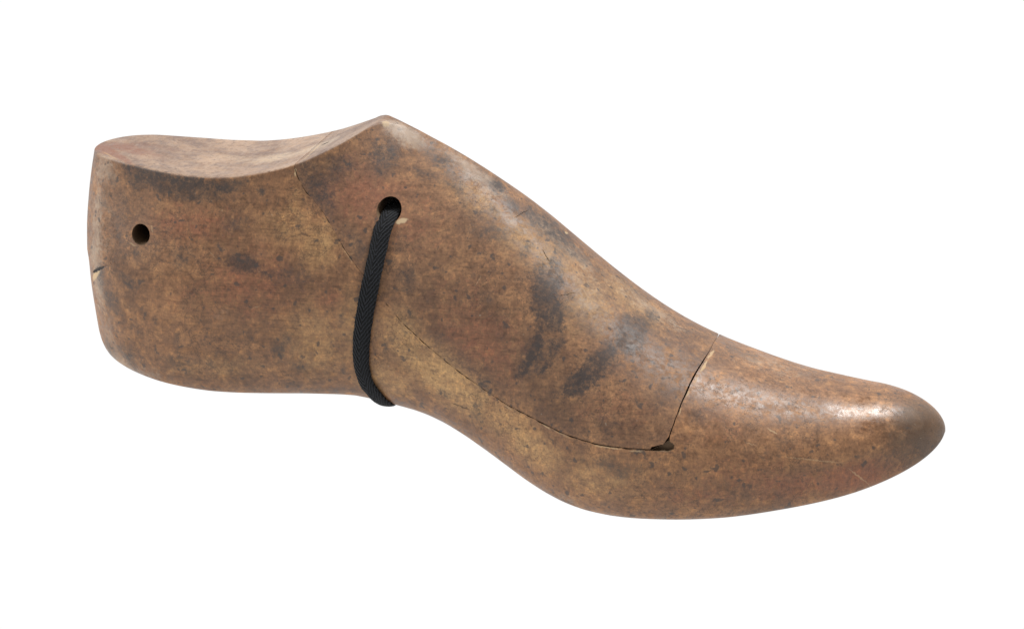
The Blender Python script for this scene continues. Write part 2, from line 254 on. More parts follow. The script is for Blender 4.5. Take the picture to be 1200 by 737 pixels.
  ('red', -119.75, -2.53, 98.36, 3.124, 0.042, -0.403, 11.59, 4.81, 6.0, 0.7),
  ('red', -118.63, 2.37, 98.29, -3.131, 0.06, 0.182, 13.27, 6.06, 6.0, 0.3),
  ('pale', -83.28, -0.53, 96.99, -3.119, -0.109, -0.208, 15.06, 5.34, 6.0, 0.45),
  ('pale', -73.91, -4.39, 98.51, -3.132, -0.204, -0.046, 9.52, 6.33, 6.0, 0.8),
  ('pale', -60.81, -0.74, 102.12, 3.023, -0.328, 0.354, 7.29, 6.11, 6.0, 0.9),
  ('chipc', 18.73, -36.0, 29.78, -1.632, 0.483, -0.215, 1.81, 0.34, 1.6, 0.6),
  ('chipc', 6.64, -33.28, 33.74, -1.563, 0.483, -0.215, 1.3, 0.29, 1.6, 0.5),
  ('chipc', 46.58, -39.38, 25.32, -1.743, -0.02, 0.062, 2.28, 0.26, 1.6, 0.5),
  ('chipc', 59.82, -27.65, 40.43, -2.415, 0.355, 0.061, 0.3, 1.73, 1.6, 0.5),
  ('chipc', 58.4, -32.15, 36.2, -2.217, 0.328, 0.084, 0.25, 1.32, 1.6, 0.45),
  ('chipc', -106.64, -24.43, 79.72, -1.861, -0.312, -0.115, 0.29, 1.31, 1.6, 0.35),
  ('chipc', -112.75, -24.62, 74.26, -1.852, 0.309, -0.353, 1.49, 0.32, 1.6, 0.4),
  ('chipc', -72.63, -29.35, 58.57, -1.581, -0.399, 0.042, 1.91, 0.13, 1.6, 0.3),
  ('chipc', -86.27, -27.65, 73.31, -1.888, 0.774, -0.223, 2.35, 0.13, 1.6, 0.25),
  ('chipc', -4.47, -25.89, 70.18, -2.285, -0.979, 0.686, 2.03, 0.13, 1.6, 0.3),
  ('chipc', 79.54, -30.91, 27.29, -2.063, 0.355, 0.193, 2.29, 0.13, 1.6, 0.3),
  ('crack', 4.44, -32.81, 35.57, -1.563, 0.488, -0.204, 2.34, 0.15, 1.6, 0.7),
  ('crack', -9.12, -28.95, 31.68, -1.328, 0.174, -0.27, 3.36, 0.2, 1.6, 0.6),
  ('crack', 14.15, -15.93, 76.53, -2.975, 0.785, -0.611, 2.41, 0.15, 1.6, 0.6),
  ('crack', 5.08, -8.31, 87.15, -2.477, -0.139, 1.15, 3.74, 0.14, 1.6, 0.6),
  ('crack', 21.92, -21.49, 66.69, -2.293, -0.074, 0.662, 2.77, 0.12, 1.6, 0.5),
  ('chipc', -60.51, -6.47, 102.22, 2.794, 0.009, 1.596, 16.29, 0.25, 4.0, 0.9),
  ('crack', -58.65, 0.29, 102.92, 3.008, -0.362, 0.363, 1.56, 0.88, 1.6, 1),
  ('crack', -126.15, -19.41, 64.04, -1.556, -0.427, -0.775, 6.06, 0.54, 1.6, 1),
  ('chipc', -127.6, -17.87, 61.87, -1.53, -0.64, -0.88, 4.64, 1.19, 1.6, 0.9),
  ('chipc', -29.23, -20.1, 85.8, -2.086, -0.271, 0.227, 2.06, 0.9, 1.6, 1),
  ('chipc', -30.2, -20.45, 85.31, -2.044, -0.066, 0.11, 0.78, 0.78, 1.6, 1),
  ('chipc', 62.7, -16.89, 45.76, -2.804, 0.382, -0.009, 0.43, 3.58, 1.6, 0.75),
  ('chipc', 63.52, -9.98, 47.42, -2.982, 0.389, -0.065, 0.57, 3.48, 1.6, 0.7),
  ('chipc', 61.44, -22.61, 43.47, -2.642, 0.392, 0.016, 0.25, 2.36, 1.6, 0.5),
  ('chipc', -61.81, -21.6, 99.32, -1.72, 0.015, 0.269, 0.36, 1.55, 1.6, 0.8),
  ('chipc', -124.04, -11.72, 98.52, 3.13, 0.011, -0.803, 6.54, 0.48, 1.6, 0.55),
  ('chipc', 38.04, -39.12, 25.76, -1.681, 0.024, -0.117, 4.74, 0.26, 1.6, 0.7),
  ('chipc', 24.16, -37.07, 27.88, -1.631, 0.308, -0.182, 3.66, 0.22, 1.6, 0.3),
  ('chipc', -44.74, -25.88, 75.77, -2.026, 0.861, -0.313, 3.36, 0.18, 1.6, 0.25),
  ('chipc', -38.35, -3.71, 111.6, -3.081, 0.158, 0.269, 1.3, 2.04, 1.6, 0.7),
  ('chipc', 16.82, 0.7, 79.3, -2.476, 0.252, 1.386, 1.36, 0.53, 1.6, 0.8),
  ('chipc', 110.35, -20.53, 16.01, -1.428, 0.707, 0.586, 4.78, 0.23, 1.6, 0.45),
  ('chipc', 97.98, -25.94, 21.98, -1.778, 0.145, 0.333, 10.33, 0.18, 1.6, 0.3),
  ('chipc', 85.15, -26.61, 30.28, -2.272, 0.487, 0.021, 2.01, 0.22, 1.6, 0.5),
  ('chipc', 113.58, -17.12, 11.85, -0.689, 0.572, 1.309, 10.13, 0.16, 1.6, 0.25),
]

WORLD_STRENGTH = 0.38
LIGHTS = [   # name, place, aim, size, power
 ('key_softbox', (.42, .10, 1.00), (.03, 0, .05), (.27, .27), 12.5, (1, .985, .96)),
 ('left_softbox', (-1.1, -.5, .75), (-.05, 0, .06), (.5, .8), 10.5),
 ('rim_softbox', (-1.2, .35, .45), (-.12, 0, .06), (.4, .8), 5.0),
]

SC = bpy.context.scene
COL = SC.collection
MM = 0.001

def link(name, me, parent=None):
    o = bpy.data.objects.new(name, me); COL.objects.link(o)
    if parent: o.parent = parent
    return o

def mesh_from(name, V, F, mats=()):
    me = bpy.data.meshes.new(name); me.from_pydata([tuple(v) for v in V], [], F); me.update()
    for m in mats: me.materials.append(m)
    bm = bmesh.new(); bm.from_mesh(me)
    bmesh.ops.remove_doubles(bm, verts=bm.verts, dist=2e-6)
    bmesh.ops.recalc_face_normals(bm, faces=bm.faces)
    bm.to_mesh(me); bm.free()
    return me

# ---------------------------------------------------------------- node helper
class Nodes:
    def __init__(s, tree): s.t = tree; s.n = tree.nodes; s.l = tree.links
    def node(s, kind, **kw):
        n = s.n.new(kind)
        for k, v in kw.items(): setattr(n, k, v)
        return n
    def put(s, sock, v):
        if hasattr(v, 'is_output'): s.l.new(v, sock)
        elif isinstance(v, (tuple, list)) and len(v) == 3 and sock.type == 'RGBA': sock.default_value = (*v, 1)
        else: sock.default_value = v
    def math(s, op, a, b=0.0, clamp=False):
        n = s.node('ShaderNodeMath', operation=op, use_clamp=clamp); s.put(n.inputs[0], a); s.put(n.inputs[1], b); return n.outputs[0]
    def vmath(s, op, a, b=(0, 0, 0), sc=None):
        n = s.node('ShaderNodeVectorMath', operation=op); s.put(n.inputs[0], a)
        if op == 'SCALE': s.put(n.inputs['Scale'], sc); return n.outputs[0]
        if op == 'LENGTH': return n.outputs['Value']
        s.put(n.inputs[1], b); return n.outputs[0]
    def noise(s, vec, scale, detail=3.0, rough=0.55, dist=0.0, color=False):
        n = s.node('ShaderNodeTexNoise'); s.put(n.inputs['Vector'], vec); n.inputs['Scale'].default_value = scale
        n.inputs['Detail'].default_value = detail; n.inputs['Roughness'].default_value = rough; n.inputs['Distortion'].default_value = dist
        return n.outputs['Color' if color else 'Fac']
    def rng(s, v, a, b, c=0.0, d=1.0, smooth=True):
        n = s.node('ShaderNodeMapRange', interpolation_type='SMOOTHSTEP' if smooth else 'LINEAR'); s.put(n.inputs[0], v)
        for i, x in enumerate((a, b, c, d)): n.inputs[1+i].default_value = x
        return n.outputs[0]
    def mix(s, f, a, b, blend='MIX'):
        n = s.node('ShaderNodeMix', data_type='RGBA', blend_type=blend); s.put(n.inputs[0], f); s.put(n.inputs[6], a); s.put(n.inputs[7], b); return n.outputs[2]
    def mapping(s, vec, loc=(0, 0, 0), rot=(0, 0, 0), scale=(1, 1, 1), kind='POINT'):
        n = s.node('ShaderNodeMapping', vector_type=kind); s.put(n.inputs[0], vec)
        n.inputs[1].default_value = loc; n.inputs[2].default_value = rot; n.inputs[3].default_value = scale
        return n.outputs[0]

# ---------------------------------------------------------------- stains and painted sheen
# broad stains are smooth fields kept on the vertices, broken up by noise in the material; cracks and chips are exact
SOFT_KINDS = ['dark', 'soft', 'tip', 'gold', 'pale', 'red', 'gloss']
def is_fine(st): return st[0] in ('crack', 'chipc') or min(st[7], st[8]) < .6
def rot_xyz(e):
    cx, sx, cy, sy, cz, sz = math.cos(e[0]), math.sin(e[0]), math.cos(e[1]), math.sin(e[1]), math.cos(e[2]), math.sin(e[2])
    return np.array([[cy*cz, sx*sy*cz-cx*sz, cx*sy*cz+sx*sz], [cy*sz, sx*sy*sz+cx*cz, cx*sy*sz-sx*cz], [-sy, sx*cy, cx*cy]])
def stain_fields(me, also):
    # also: kinds found on this piece only, and the kind they count as
    P = np.zeros(len(me.vertices)*3); me.vertices.foreach_get('co', P); P = P.reshape(-1, 3)*1000
    for k in SOFT_KINDS:
        acc = np.zeros(len(P))
        for st in STAINS_SHEEN:
            if also.get(st[0], st[0]) != k or is_fine(st): continue
            q = (P-np.array(st[1:4]))@rot_xyz(st[4:7])/np.array(st[7:10])
            f = np.clip((1.5-np.linalg.norm(q, axis=1))/1.0, 0, 1.2)*st[10]
            acc = np.maximum(acc, f)
        me.attributes.new(k, 'FLOAT', 'POINT').data.foreach_set('value', acc.astype(np.float32))

def land_field(me):
    # the sawn flat on top of the heel and block: faces up, lies behind the block's peak
    nv = len(me.vertices); P = np.zeros(nv*3); me.vertices.foreach_get('co', P); P = P.reshape(-1, 3)*1000
    Q = np.zeros(nv*3); me.vertices.foreach_get('normal', Q); Q = Q.reshape(-1, 3)
    zt = pchip(*T['zt'], P[:, 0])-ZMIN
    f = np.clip((P[:, 2]-zt+1.0)/.8, 0, 1)*np.clip((Q[:, 2]-.55)/.25, 0, 1)*np.clip((T['apex']+1-P[:, 0])/3, 0, 1)
    me.attributes.new('land', 'FLOAT', 'POINT').data.foreach_set('value', f.astype(np.float32))

def stain_group():
    g = bpy.data.node_groups.new('stains', 'ShaderNodeTree')
    kinds = SOFT_KINDS+['crack', 'chipc']
    g.interface.new_socket('P', in_out='INPUT', socket_type='NodeSocketVector')
    for k in kinds: g.interface.new_socket(k, in_out='OUTPUT', socket_type='NodeSocketFloat')
    N = Nodes(g); gi = N.node('NodeGroupInput'); go = N.node('NodeGroupOutput'); P = gi.outputs[0]
    small = N.vmath('ADD', P, N.vmath('SCALE', N.vmath('SUBTRACT', N.noise(P, 1.1, 3, .6, color=True), (.5, .5, .5)), sc=1.1))
    ragged = N.math('ADD', N.math('MULTIPLY', N.math('SUBTRACT', N.noise(P, .22, 5, .7, .6), .5), 1.5),
                    N.math('MULTIPLY', N.math('SUBTRACT', N.noise(P, 1.0, 4, .75), .5), 1.4))
    amp = dict(dark=1.15, soft=1.1, tip=.9, gold=.6, pale=.9, red=.8, gloss=.5)
    lim = dict(dark=(.10, .78), soft=(.02, .85), tip=(.15, 1.0), gold=(.0, 1.15), pale=(.2, 1.0), red=(.15, .95), gloss=(.1, 1.0))
    for k in SOFT_KINDS:
        at = N.node('ShaderNodeAttribute'); at.attribute_name = k; f = at.outputs['Fac']
        gate = N.rng(f, 0, .25)
        N.put(go.inputs[k], N.math('MULTIPLY', gate, N.rng(N.math('ADD', f, N.math('MULTIPLY', ragged, amp[k])), *lim[k])))
    last = None
    for k in ('crack', 'chipc'):
        acc = 0.0
        for st in STAINS_SHEEN:
            if not is_fine(st) or (st[0] == 'chipc') != (k == 'chipc'): continue
            s_in = small
            if last is not None:              # evaluate them one after the other: the shader's stack is short
                ma = N.node('ShaderNodeVectorMath', operation='MULTIPLY_ADD')
                N.put(ma.inputs[0], last); ma.inputs[1].default_value = (1e-7,)*3; N.put(ma.inputs[2], s_in); s_in = ma.outputs[0]
            v = N.mapping(s_in, st[1:4], st[4:7], st[7:10], 'TEXTURE')
            mk = N.rng(N.vmath('LENGTH', v), 1.1, .6, 0.0, st[10])
            acc = mk if acc == 0.0 else N.math('MAXIMUM', acc, mk)
            last = acc
        N.put(go.inputs[k], acc)
    return g
STAIN = stain_group()

# ---------------------------------------------------------------- materials
def wood(name, tint, blocky):
    m = bpy.data.materials.new(name); m.use_nodes = True; m.node_tree.nodes.clear(); N = Nodes(m.node_tree)
    co = N.node('ShaderNodeTexCoord').outputs['Object']
    P = N.vmath('SCALE', co, sc=1000.0)
    g = N.node('ShaderNodeGroup'); g.node_tree = STAIN; N.put(g.inputs[0], P); S = g.outputs
    # patina: mottled brown, in three sizes
    n1 = N.noise(P, .045, 5, .62, .4); n2 = N.noise(P, .19, 6, .68, .6); n3 = N.noise(P, .75, 5, .72)
    col = N.mix(N.rng(n1, .26, .70), DARKB, MIDB)
    col = N.mix(N.math('MULTIPLY', N.rng(n2, .42, .74), .62), col, ORANGEB)
    col = N.mix(N.math('MULTIPLY', N.rng(N.noise(N.vmath('ADD', P, (31, 7, 5)), .13, 6, .7, .5), .46, .80), .5), col, PLUMB)
    col = N.mix(N.math('MULTIPLY', S['gold'], N.rng(n2, .30, .60, .45, 1.0)), col, GOLDB)
    col = N.mix(N.math('MULTIPLY', S['red'], N.rng(n2, .30, .6, .6, 1.0)), col, REDB)
    # fine speckle, both ways
    col = N.mix(N.math('MULTIPLY', N.rng(n3, .50, .68), .64), col, N.mix(1.0, col, (1.7, 1.58, 1.38), 'MULTIPLY'))
    col = N.mix(N.math('MULTIPLY', N.rng(n3, .50, .32), .78), col, N.mix(1.0, col, (.52, .50, .52), 'MULTIPLY'))
    # grain along the last, pores across
    grain = N.noise(N.mapping(P, rot=(0, math.radians(10), 0), scale=(.16, 1.6, 2.0)), 1.0, 6, .75, .2)
    col = N.mix(N.math('MULTIPLY', N.math('MULTIPLY', N.rng(grain, .50, .64), N.rng(N.noise(P, .08, 3), .35, .65, .25, 1.0)), .72), col, N.mix(1.0, col, (.50, .47, .46), 'MULTIPLY'))
    fleck = N.noise(N.mapping(P, rot=(0, math.radians(-6), 0), scale=(2.6, 2.6, .55)), 1.0, 3, .6)
    col = N.mix(N.math('MULTIPLY', N.rng(fleck, .54, .68), .42), col, N.mix(1.0, col, (1.5, 1.42, 1.3), 'MULTIPLY'))
    # fine crazing
    vo = N.node('ShaderNodeTexVoronoi', feature='DISTANCE_TO_EDGE'); vo.inputs['Scale'].default_value = .23
    N.put(vo.inputs['Vector'], N.vmath('ADD', P, N.vmath('SCALE', N.noise(P, .5, 4, .65, color=True), sc=5.0)))
    craze = N.math('MULTIPLY', N.rng(vo.outputs['Distance'], .035, .0), N.rng(N.noise(P, .05, 3), .44, .58))
    col = N.mix(N.math('MULTIPLY', craze, .65), col, (.030, .022, .018))
    band = N.noise(N.mapping(P, rot=(0, math.radians(10), 0), scale=(.022, .30, .40)), 1.0, 4, .6, .4)
    col = N.mix(N.math('MULTIPLY', N.rng(band, .48, .66), .30), col, N.mix(1.0, col, (.55, .50, .48), 'MULTIPLY'))
    # dusty patches with the peak's highlight painted pale, then grime
    dust_sheen = N.math('MULTIPLY', N.math('MULTIPLY', S['pale'], N.rng(n2, .35, .60, .5, 1.0)), .8)
    col = N.mix(dust_sheen, col, PALEB)
    mott = N.rng(N.noise(P, .55, 6, .78), .36, .60, .25, 1.0)
    col = N.mix(N.math('MULTIPLY', N.math('MULTIPLY', S['soft'], mott), .88), col, GRIMEB)
    col = N.mix(N.math('MULTIPLY', N.math('MULTIPLY', S['dark'], N.math('POWER', mott, .6)), .88), col, INKB)
    col = N.mix(N.math('MULTIPLY', S['tip'], N.rng(n3, .3, .6, .55, .85)), col, N.mix(n2, (.055, .036, .024), (.110, .074, .048)))
    spots = N.math('MULTIPLY', N.math('MAXIMUM', N.rng(N.noise(P, .42, 2, .4), .655, .72), N.math('MULTIPLY', N.rng(N.noise(N.vmath('ADD', P, (3, 50, 9)), .20, 4, .6), .63, .72), .6)), .75)
    col = N.mix(spots, col, GRIMEB)
    wspot = N.rng(N.noise(N.vmath('ADD', P, (9, 3, 71)), .9, 1, .3), .80, .84)
    col = N.mix(N.math('MULTIPLY', wspot, .6), col, (.30, .24, .17))
    col = N.mix(N.math('MULTIPLY', S['chipc'], .92), col, (.55, .41, .24))
    col = N.mix(S['crack'], col, (.014, .010, .008))
    # sawn top of the heel: rawer, greyer wood
    la = N.node('ShaderNodeAttribute'); la.attribute_name = 'land'; land = la.outputs['Fac']
    saw = N.noise(N.mapping(P, rot=(0, 0, math.radians(20)), scale=(.9, .16, 1)), 1.0, 4, .65)
    lc = N.mix(N.rng(N.math('ADD', N.math('MULTIPLY', n1, .6), N.math('MULTIPLY', n2, .4)), .38, .62), LAND_A, LAND_B)
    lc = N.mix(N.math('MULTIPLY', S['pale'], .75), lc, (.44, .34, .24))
    lc = N.mix(N.math('MULTIPLY', N.rng(n3, .50, .34), .7), lc, (.10, .065, .05))
    lc = N.mix(N.math('MULTIPLY', N.rng(n2, .52, .66), .3), lc, (.15, .085, .055))
    lc = N.mix(N.math('MULTIPLY', N.rng(saw, .50, .68), .35), lc, (.36, .27, .20))
    lc = N.mix(N.math('MULTIPLY', S['red'], .7), lc, (.19, .075, .040))
    lc = N.mix(N.math('MAXIMUM', S['crack'], S['chipc']), lc, col)
    col = N.mix(N.math('MULTIPLY', land, N.rng(n3, .25, .6, .55, .95)), col, lc)
    col = N.mix(1.0, col, tint, 'MULTIPLY')
    b = N.node('ShaderNodeBsdfPrincipled'); N.put(b.inputs['Base Color'], col)
    rough = N.rng(N.math('ADD', N.math('MULTIPLY', n2, .5), N.math('MULTIPLY', n3, .5)), .38, .60, ROUGH[0], ROUGH[1])
    dull = N.rng(N.noise(P, .30, 6, .75), .46, .60)
    rough = N.math('ADD', rough, N.math('ADD', N.math('MULTIPLY', dull, .13), .07 if blocky else -.02))
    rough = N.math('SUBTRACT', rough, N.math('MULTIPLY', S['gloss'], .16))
    N.put(b.inputs['Roughness'], N.math('ADD', rough, N.math('MULTIPLY', N.math('MAXIMUM', S['crack'], S['chipc']), .3)))
    b.inputs['Specular IOR Level'].default_value = .5
    # relief
    h = N.math('ADD', N.math('MULTIPLY', n3, .025), N.math('MULTIPLY', grain, .035))
    h = N.math('ADD', h, N.math('MULTIPLY', N.noise(P, .11, 3), .16))
    h = N.math('SUBTRACT', h, N.math('MULTIPLY', S['crack'], .5))
    h = N.math('SUBTRACT', h, N.math('MULTIPLY', craze, .015))
    h = N.math('SUBTRACT', h, N.math('MULTIPLY', N.rng(N.noise(P, .33, 2), .66, .78), .035))
    bp = N.node('ShaderNodeBump'); bp.inputs['Strength'].default_value = .8; bp.inputs['Distance'].default_value = .001
    N.put(bp.inputs['Height'], h); N.put(b.inputs['Normal'], bp.outputs[0])
    out = N.node('ShaderNodeOutputMaterial'); N.put(out.inputs[0], b.outputs[0])
    return m

K = 1.13
LAND_A = (.150, .092, .067); LAND_B = (.37, .265, .19)
def kc(*c): return tuple(x*K for x in c)
DARKB = kc(.122, .064, .034); MIDB = kc(.216, .112, .055); ORANGEB = kc(.385, .205, .090); PLUMB = kc(.098, .052, .036)
GOLDB = kc(.395, .245, .108); REDB = kc(.228, .093, .049); PALEB = kc(.36, .28, .205)
GRIMEB = kc(.050, .039, .034); INKB = kc(.042, .031, .027)
ROUGH = (.38, .54)
M_BODY = wood('old varnished wood', (1.04, 1.0, .97), False)
M_BLOCK = wood('old varnished wood of the block', (.88, .87, .90), True)

def raw_wood():
    m = bpy.data.materials.new('bare cut wood'); m.use_nodes = True; N = Nodes(m.node_tree); b = m.node_tree.nodes['Principled BSDF']
    P = N.vmath('SCALE', N.node('ShaderNodeTexCoord').outputs['Object'], sc=1000.0)
    n = N.noise(N.mapping(P, scale=(.2, 1.4, 1.4)), 1.0, 4)
    N.put(b.inputs['Base Color'], N.mix(n, (.10, .06, .033), (.20, .125, .07))); b.inputs['Roughness'].default_value = .75
    return m
M_RAW = raw_wood()

def tape_mat():
    m = bpy.data.materials.new('black woven tape'); m.use_nodes = True; N = Nodes(m.node_tree); b = m.node_tree.nodes['Principled BSDF']
    uv = N.node('ShaderNodeTexCoord').outputs['UV']
    sp = N.node('ShaderNodeSeparateXYZ'); N.put(sp.inputs[0], uv)
    u, v = sp.outputs[0], sp.outputs[1]                       # mm across, mm along
    # herringbone: three bands of slanted ribs across the tape
    tri = N.math('ABSOLUTE', N.math('ADD', u, .35))
    jit = N.math('MULTIPLY', N.noise(uv, .8, 3), 1.9)
    ph = N.math('ADD', N.math('ADD', N.math('MULTIPLY', tri, 1.9), v), jit)
    rib = N.math('SINE', N.math('MULTIPLY', ph, 2*math.pi/1.8))
    thr = N.math('SINE', N.math('MULTIPLY', N.math('SUBTRACT', N.math('MULTIPLY', u, 1.0), N.math('MULTIPLY', v, .25)), 2*math.pi/.35))
    fz = N.noise(uv, 5.0, 3)
    c = N.mix(N.rng(rib, .1, 1.0), (.002, .0022, .0028), (.021, .023, .029))
    c = N.mix(N.math('MULTIPLY', N.rng(fz, .55, .75), .5), c, (.040, .043, .052))
    lint = N.rng(N.noise(uv, 1.1, 1), .81, .83)
    c = N.mix(lint, c, (.35, .35, .33))
    N.put(b.inputs['Base Color'], c); b.inputs['Roughness'].default_value = .85; b.inputs['Specular IOR Level'].default_value = .25
    b.inputs['Sheen Weight'].default_value = .04
    h = N.math('ADD', N.math('MULTIPLY', rib, .20), N.math('ADD', N.math('MULTIPLY', thr, .025), N.math('MULTIPLY', fz, .10)))
    bp = N.node('ShaderNodeBump'); bp.inputs['Strength'].default_value = 1.0; bp.inputs['Distance'].default_value = .001
    N.put(bp.inputs['Height'], h); N.put(b.inputs['Normal'], bp.outputs[0])
    return m
M_TAPE = tape_mat()

# ---------------------------------------------------------------- the solid last, before sawing
xs, G = build_loft(T)
n, m, _ = G.shape
def W(p): return (p[0]*MM, p[1]*MM, (p[2]-ZMIN)*MM)
V = [W(p) for p in G.reshape(-1, 3)]
F = [(i*m+j, (i+1)*m+j, (i+1)*m+(j+1) % m, i*m+(j+1) % m) for i in range(n-1) for j in range(m)]

def prism(poly, y0=-70, y1=70):
    """closed outline in X-Z (mm) pushed through the width"""
    k = len(poly)
    V = [(x*MM, y0*MM, (z-ZMIN)*MM) for x, z in poly]+[(x*MM, y1*MM, (z-ZMIN)*MM) for x, z in poly]
    F = [tuple(range(k)), tuple(range(2*k-1, k-1, -1))]+[(i, i+k, (i+1) % k+k, (i+1) % k) for i in range(k)]
    return mesh_from('cut', V, F, (M_RAW,))
def rod(x, z, r, y0, y1, seg=48, taper=1.0):
    V = []; 
    for y, rr in ((y0, r), (y1, r*taper)):
        V += [((x+rr*math.cos(2*math.pi*i/seg))*MM, y*MM, (z-ZMIN+rr*math.sin(2*math.pi*i/seg))*MM) for i in range(seg)]
    F = [tuple(range(seg)), tuple(range(2*seg-1, seg-1, -1))]+[(i, i+seg, (i+1) % seg+seg, (i+1) % seg) for i in range(seg)]
    return mesh_from('cut', V, F, (M_RAW,))

def resample(P, step):
    P = np.array(P, float); d = np.r_[0, np.cumsum(np.linalg.norm(np.diff(P, axis=0), axis=1))]
    s = np.linspace(0, d[-1], max(2, int(d[-1]/step)+1))
    return np.stack([np.interp(s, d, P[:, k]) for k in range(P.shape[1])], 1)
def soften(P, k):
    P = P.copy()
    for _ in range(k): P[1:-1] = .25*P[:-2]+.5*P[1:-1]+.25*P[2:]
    return P
rnd = random.Random(4)
xz = lambda L: [(p[0], p[2]) for p in L]
lower = soften(resample(xz(SEAM_OUT), 1.2), 6)
front = soften(resample(xz(SEAM_FRONT)[:6]+[(62.95, -4.5)], 1.2), 2)
corner = xz(CORNER)
def jitter(P, a):
    Q = np.array(P, float).copy()
    for i in range(1, len(Q)-1): Q[i] += (rnd.uniform(-a, a), rnd.uniform(-a, a))
    return Q
up_l = lower[0]-lower[1]; up_l = up_l/np.linalg.norm(up_l)
top_l = [(lower[0][0], 90.0)]
up_f = front[-1]-front[-3]; up_f = up_f/np.linalg.norm(up_f)
top_f = [(front[-1][0]+.15, front[-1][1]+3), (front[-1][0]+1.0, 90.0)]
outer = list(map(tuple, jitter(lower, .17)))+xz(NOTCH)[-1:]+list(map(tuple, jitter(front, .10)))+top_f+top_l
def offset_left(P, gap):
    P = np.array(P, float); t = np.gradient(P, axis=0); t /= np.linalg.norm(t, axis=1)[:, None]
    nl = np.stack([-t[:, 1], t[:, 0]], 1)
    s = np.linspace(0, 1, len(P)); g = np.interp(s, [a for a, _ in gap], [b for _, b in gap])
    return P+nl*g[:, None]
li = jitter(offset_left(lower, [(0, .12), (.1, .09), (.35, .09), (.6, .16), (.75, .28), (1, .34)]), .04)
fi = jitter(offset_left(front, [(0, .30), (.2, .28), (.5, .42), (.8, .50), (.93, .24), (.97, .15), (1, .11)]), .07)
sh = np.array(top_f)+np.array([-.08, .05])
inner = list(map(tuple, li))+corner+list(map(tuple, fi))+[tuple(p) for p in sh]+[(lower[0][0]+.06, 90.0)]

def carve(base, steps):
    o = link('carving', base)
    tmp = []
    for op, cut in steps:
        c = link('cutter', cut); tmp.append(c)
        md = o.modifiers.new('b', 'BOOLEAN'); md.operation = op; md.object = c; md.solver = 'EXACT'; md.material_mode = 'TRANSFER'
    dg = bpy.context.evaluated_depsgraph_get()
    me = bpy.data.meshes.new_from_object(o.evaluated_get(dg))
    for c in tmp+[o]: bpy.data.objects.remove(c)
    me.polygons.foreach_set('use_smooth', [True]*len(me.polygons))
    me.set_sharp_from_angle(angle=math.radians(38))
    return me

hx, hy, hz, hr = HOLES['heel']; sx, sy, sz, sr = HOLES['slot']
body = carve(mesh_from('solid', V, F, (M_BODY,)), [('DIFFERENCE', prism(outer)), ('DIFFERENCE', prism(xz(SEAM_OUT)[-1:]+xz(NOTCH), NOTCH[2][1]-12, NOTCH[2][1]+1.5)), ('DIFFERENCE', rod(hx, hz, hr, -60, 4))])
block = carve(mesh_from('solid', V, F, (M_BLOCK,)), [('INTERSECT', prism(inner)), ('DIFFERENCE', rod(sx, sz, sr, -60, 60))])
stain_fields(body, {'goldbody': 'gold', 'redbody': 'red'}); stain_fields(block, {'softblock': 'soft', 'redblock': 'red'})
for q in (body, block): land_field(q)
body.name = 'body'; block.name = 'instep_block'

root = bpy.data.objects.new('shoe_last', None); COL.objects.link(root)
root.empty_display_size = .05
root['label'] = 'old brown wooden shoe last with stained worn patina and a round hole in its heel'
root['category'] = 'shoe last'
ob = link('body', body, root)
ok = link('instep_block', block, root)
ok['label'] = 'darker wedge-shaped instep block with black ink-like stains'

# ---------------------------------------------------------------- the tape: out of the block's hole, round under the waist, into the hole again
si = int(np.argmin(abs(xs+39.2))); ring = G[si]
half = ring[:CREASE+NT+2]
P = np.array(TAPE)[1:]; Nn = np.array(TAPE_N)[1:]
Nn = np.where(Nn[:, 1:2] > 0, -Nn, Nn)
side = P+Nn*np.linspace(.85, 1.0, len(P))[:, None]
low = [p for p in half if p[2] < P[-1][2]-1.5]           # bottom centre -> side
yc0 = ring[0][1]
cen = np.array([0, yc0, 0])
lowo = []
mid = np.array([-39.0, yc0, 0.0])
for p in low:
    d = p-mid; d[0] = 0; d /= np.linalg.norm(d); q = p+d*1.35; lowo.append(q)
lowo = lowo[::-1]
for i, q in enumerate(lowo): q[0] = side[-1][0]+2.5*(1-math.exp(-2.6*(i+1)/len(lowo)*3))

entry = [np.array([sx+.2, -6.0, sz-.9]), np.array([sx+.2, sy+3.5, sz-.9]), np.array([sx+.1, sy+.8, sz-1.2]), np.array([sx-.1, sy-.7, sz-2.2])]
near = entry+list(side[1:])+lowo
mir = lambda p: np.array([p[0], 2*yc0-p[1], p[2]])
path = near+[mir(p) for p in near[::-1][1:]]
path = soften(resample(path, .45), 26)
tw, th = 5.5, 1.4
tan = np.gradient(path, axis=0); tan /= np.linalg.norm(tan, axis=1)[:, None]
axis = np.array([path[:, 0]*0+1.0, path[:, 0]*0, path[:, 0]*0]).T
nrm = np.cross(tan, axis); nrm /= np.linalg.norm(nrm, axis=1)[:, None]
wid = np.cross(nrm, tan)
# keep the normal pointing away from the last's middle
VV, UVs = [], []
cs = []
KS = 28
for k in range(KS):
    a = 2*math.pi*k/KS; ca, sa = math.cos(a), math.sin(a)
    e = 2/2.6
    cs.append((math.copysign(abs(ca)**e, ca), math.copysign(abs(sa)**e, sa)))
L = 0.0; rows = []
for i, p in enumerate(path):
    if i: L += np.linalg.norm(path[i]-path[i-1])
    fray = 1+.03*math.sin(L*2*math.pi/1.15)+rnd.uniform(-.015, .015)+.02*math.sin(L*1.1+1)+.015*math.sin(L*.37)
    cup = .10*math.sin(L*.21)
    row = []
    for (cu, cv) in cs:
        w_ = tw*(1-.20*max(0.0, min(1.0, (2-p[2]-0)/26.0)))
        q = p+wid[i]*cu*w_/2*fray+nrm[i]*(cv*th/2+cup*cu*cu)
        row.append(len(VV)); VV.append(W(q)); UVs.append((cu*tw/2, L))
    rows.append(row)
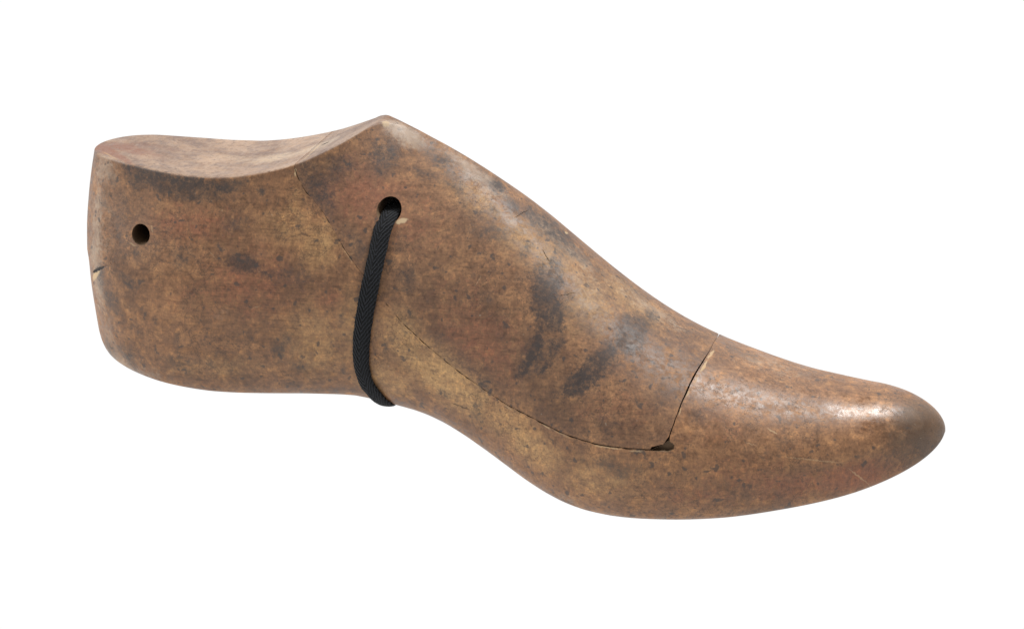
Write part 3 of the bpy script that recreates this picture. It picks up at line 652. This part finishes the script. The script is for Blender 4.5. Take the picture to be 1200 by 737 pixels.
FF = [(rows[i][k], rows[i+1][k], rows[i+1][(k+1) % KS], rows[i][(k+1) % KS]) for i in range(len(rows)-1) for k in range(KS)]
FF += [tuple(rows[0]), tuple(rows[-1][::-1])]
me = bpy.data.meshes.new('tape_loop'); me.from_pydata(VV, [], FF); me.materials.append(M_TAPE)
uvl = me.uv_layers.new(name='UVMap')
for lp in me.loops: uvl.data[lp.index].uv = UVs[lp.vertex_index]
bm = bmesh.new(); bm.from_mesh(me); bmesh.ops.recalc_face_normals(bm, faces=bm.faces); bm.to_mesh(me); bm.free()
me.polygons.foreach_set('use_smooth', [True]*len(me.polygons))
tape = link('tape_loop', me)
tape['label'] = 'black herringbone cotton tape looped through the upper hole and under the waist of the last'
tape['category'] = 'tape'

# ---------------------------------------------------------------- white sweep under the last, emission added to keep it pure white and shadowless
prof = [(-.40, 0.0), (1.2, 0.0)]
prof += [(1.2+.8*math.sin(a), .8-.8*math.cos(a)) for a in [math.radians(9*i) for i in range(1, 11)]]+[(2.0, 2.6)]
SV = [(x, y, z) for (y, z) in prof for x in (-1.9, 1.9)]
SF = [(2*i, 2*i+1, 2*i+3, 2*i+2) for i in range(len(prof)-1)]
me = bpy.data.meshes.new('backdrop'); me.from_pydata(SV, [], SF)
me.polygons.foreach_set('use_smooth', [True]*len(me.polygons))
m_ = bpy.data.materials.new('glowing white backdrop'); m_.use_nodes = True; N = Nodes(m_.node_tree); N.n.clear()
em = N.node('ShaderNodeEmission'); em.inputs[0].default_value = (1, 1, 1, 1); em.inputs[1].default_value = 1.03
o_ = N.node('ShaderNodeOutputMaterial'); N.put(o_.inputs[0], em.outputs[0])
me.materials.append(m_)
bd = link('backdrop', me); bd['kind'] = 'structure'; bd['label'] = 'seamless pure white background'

# ---------------------------------------------------------------- studio light
w = bpy.data.worlds.new('World'); SC.world = w; w.use_nodes = True
bg = w.node_tree.nodes['Background']; bg.inputs[0].default_value = (1, 1, 1, 1); bg.inputs[1].default_value = WORLD_STRENGTH
from mathutils import Vector
def softbox(name, loc, aim, size, power, color=(1, 1, 1)):
    l = bpy.data.lights.new(name, 'AREA'); l.shape = 'RECTANGLE'; l.size, l.size_y = size; l.energy = power; l.color = color
    o = bpy.data.objects.new(name, l); COL.objects.link(o); o.location = loc
    o.rotation_euler = (Vector(aim)-Vector(loc)).to_track_quat('-Z', 'Y').to_euler()
    return o
for a in LIGHTS: softbox(*a)

# ---------------------------------------------------------------- camera
cam = bpy.data.cameras.new('camera'); co = bpy.data.objects.new('camera', cam); COL.objects.link(co)
co.location = (CAM[0]*MM, CAM[1]*MM, (CAM[2]-ZMIN)*MM)
co.rotation_euler = Vector(FWD).to_track_quat('-Z', 'Y').to_euler()
cam.sensor_width = 36.0; cam.lens = FPX*36.0/1200; cam.clip_start = .01; cam.clip_end = 50
SC.camera = co
SC.view_settings.view_transform = 'Standard'; SC.view_settings.look = 'None'
SC.view_settings.exposure = 0; SC.view_settings.gamma = 1
SC.render.engine = 'CYCLES'
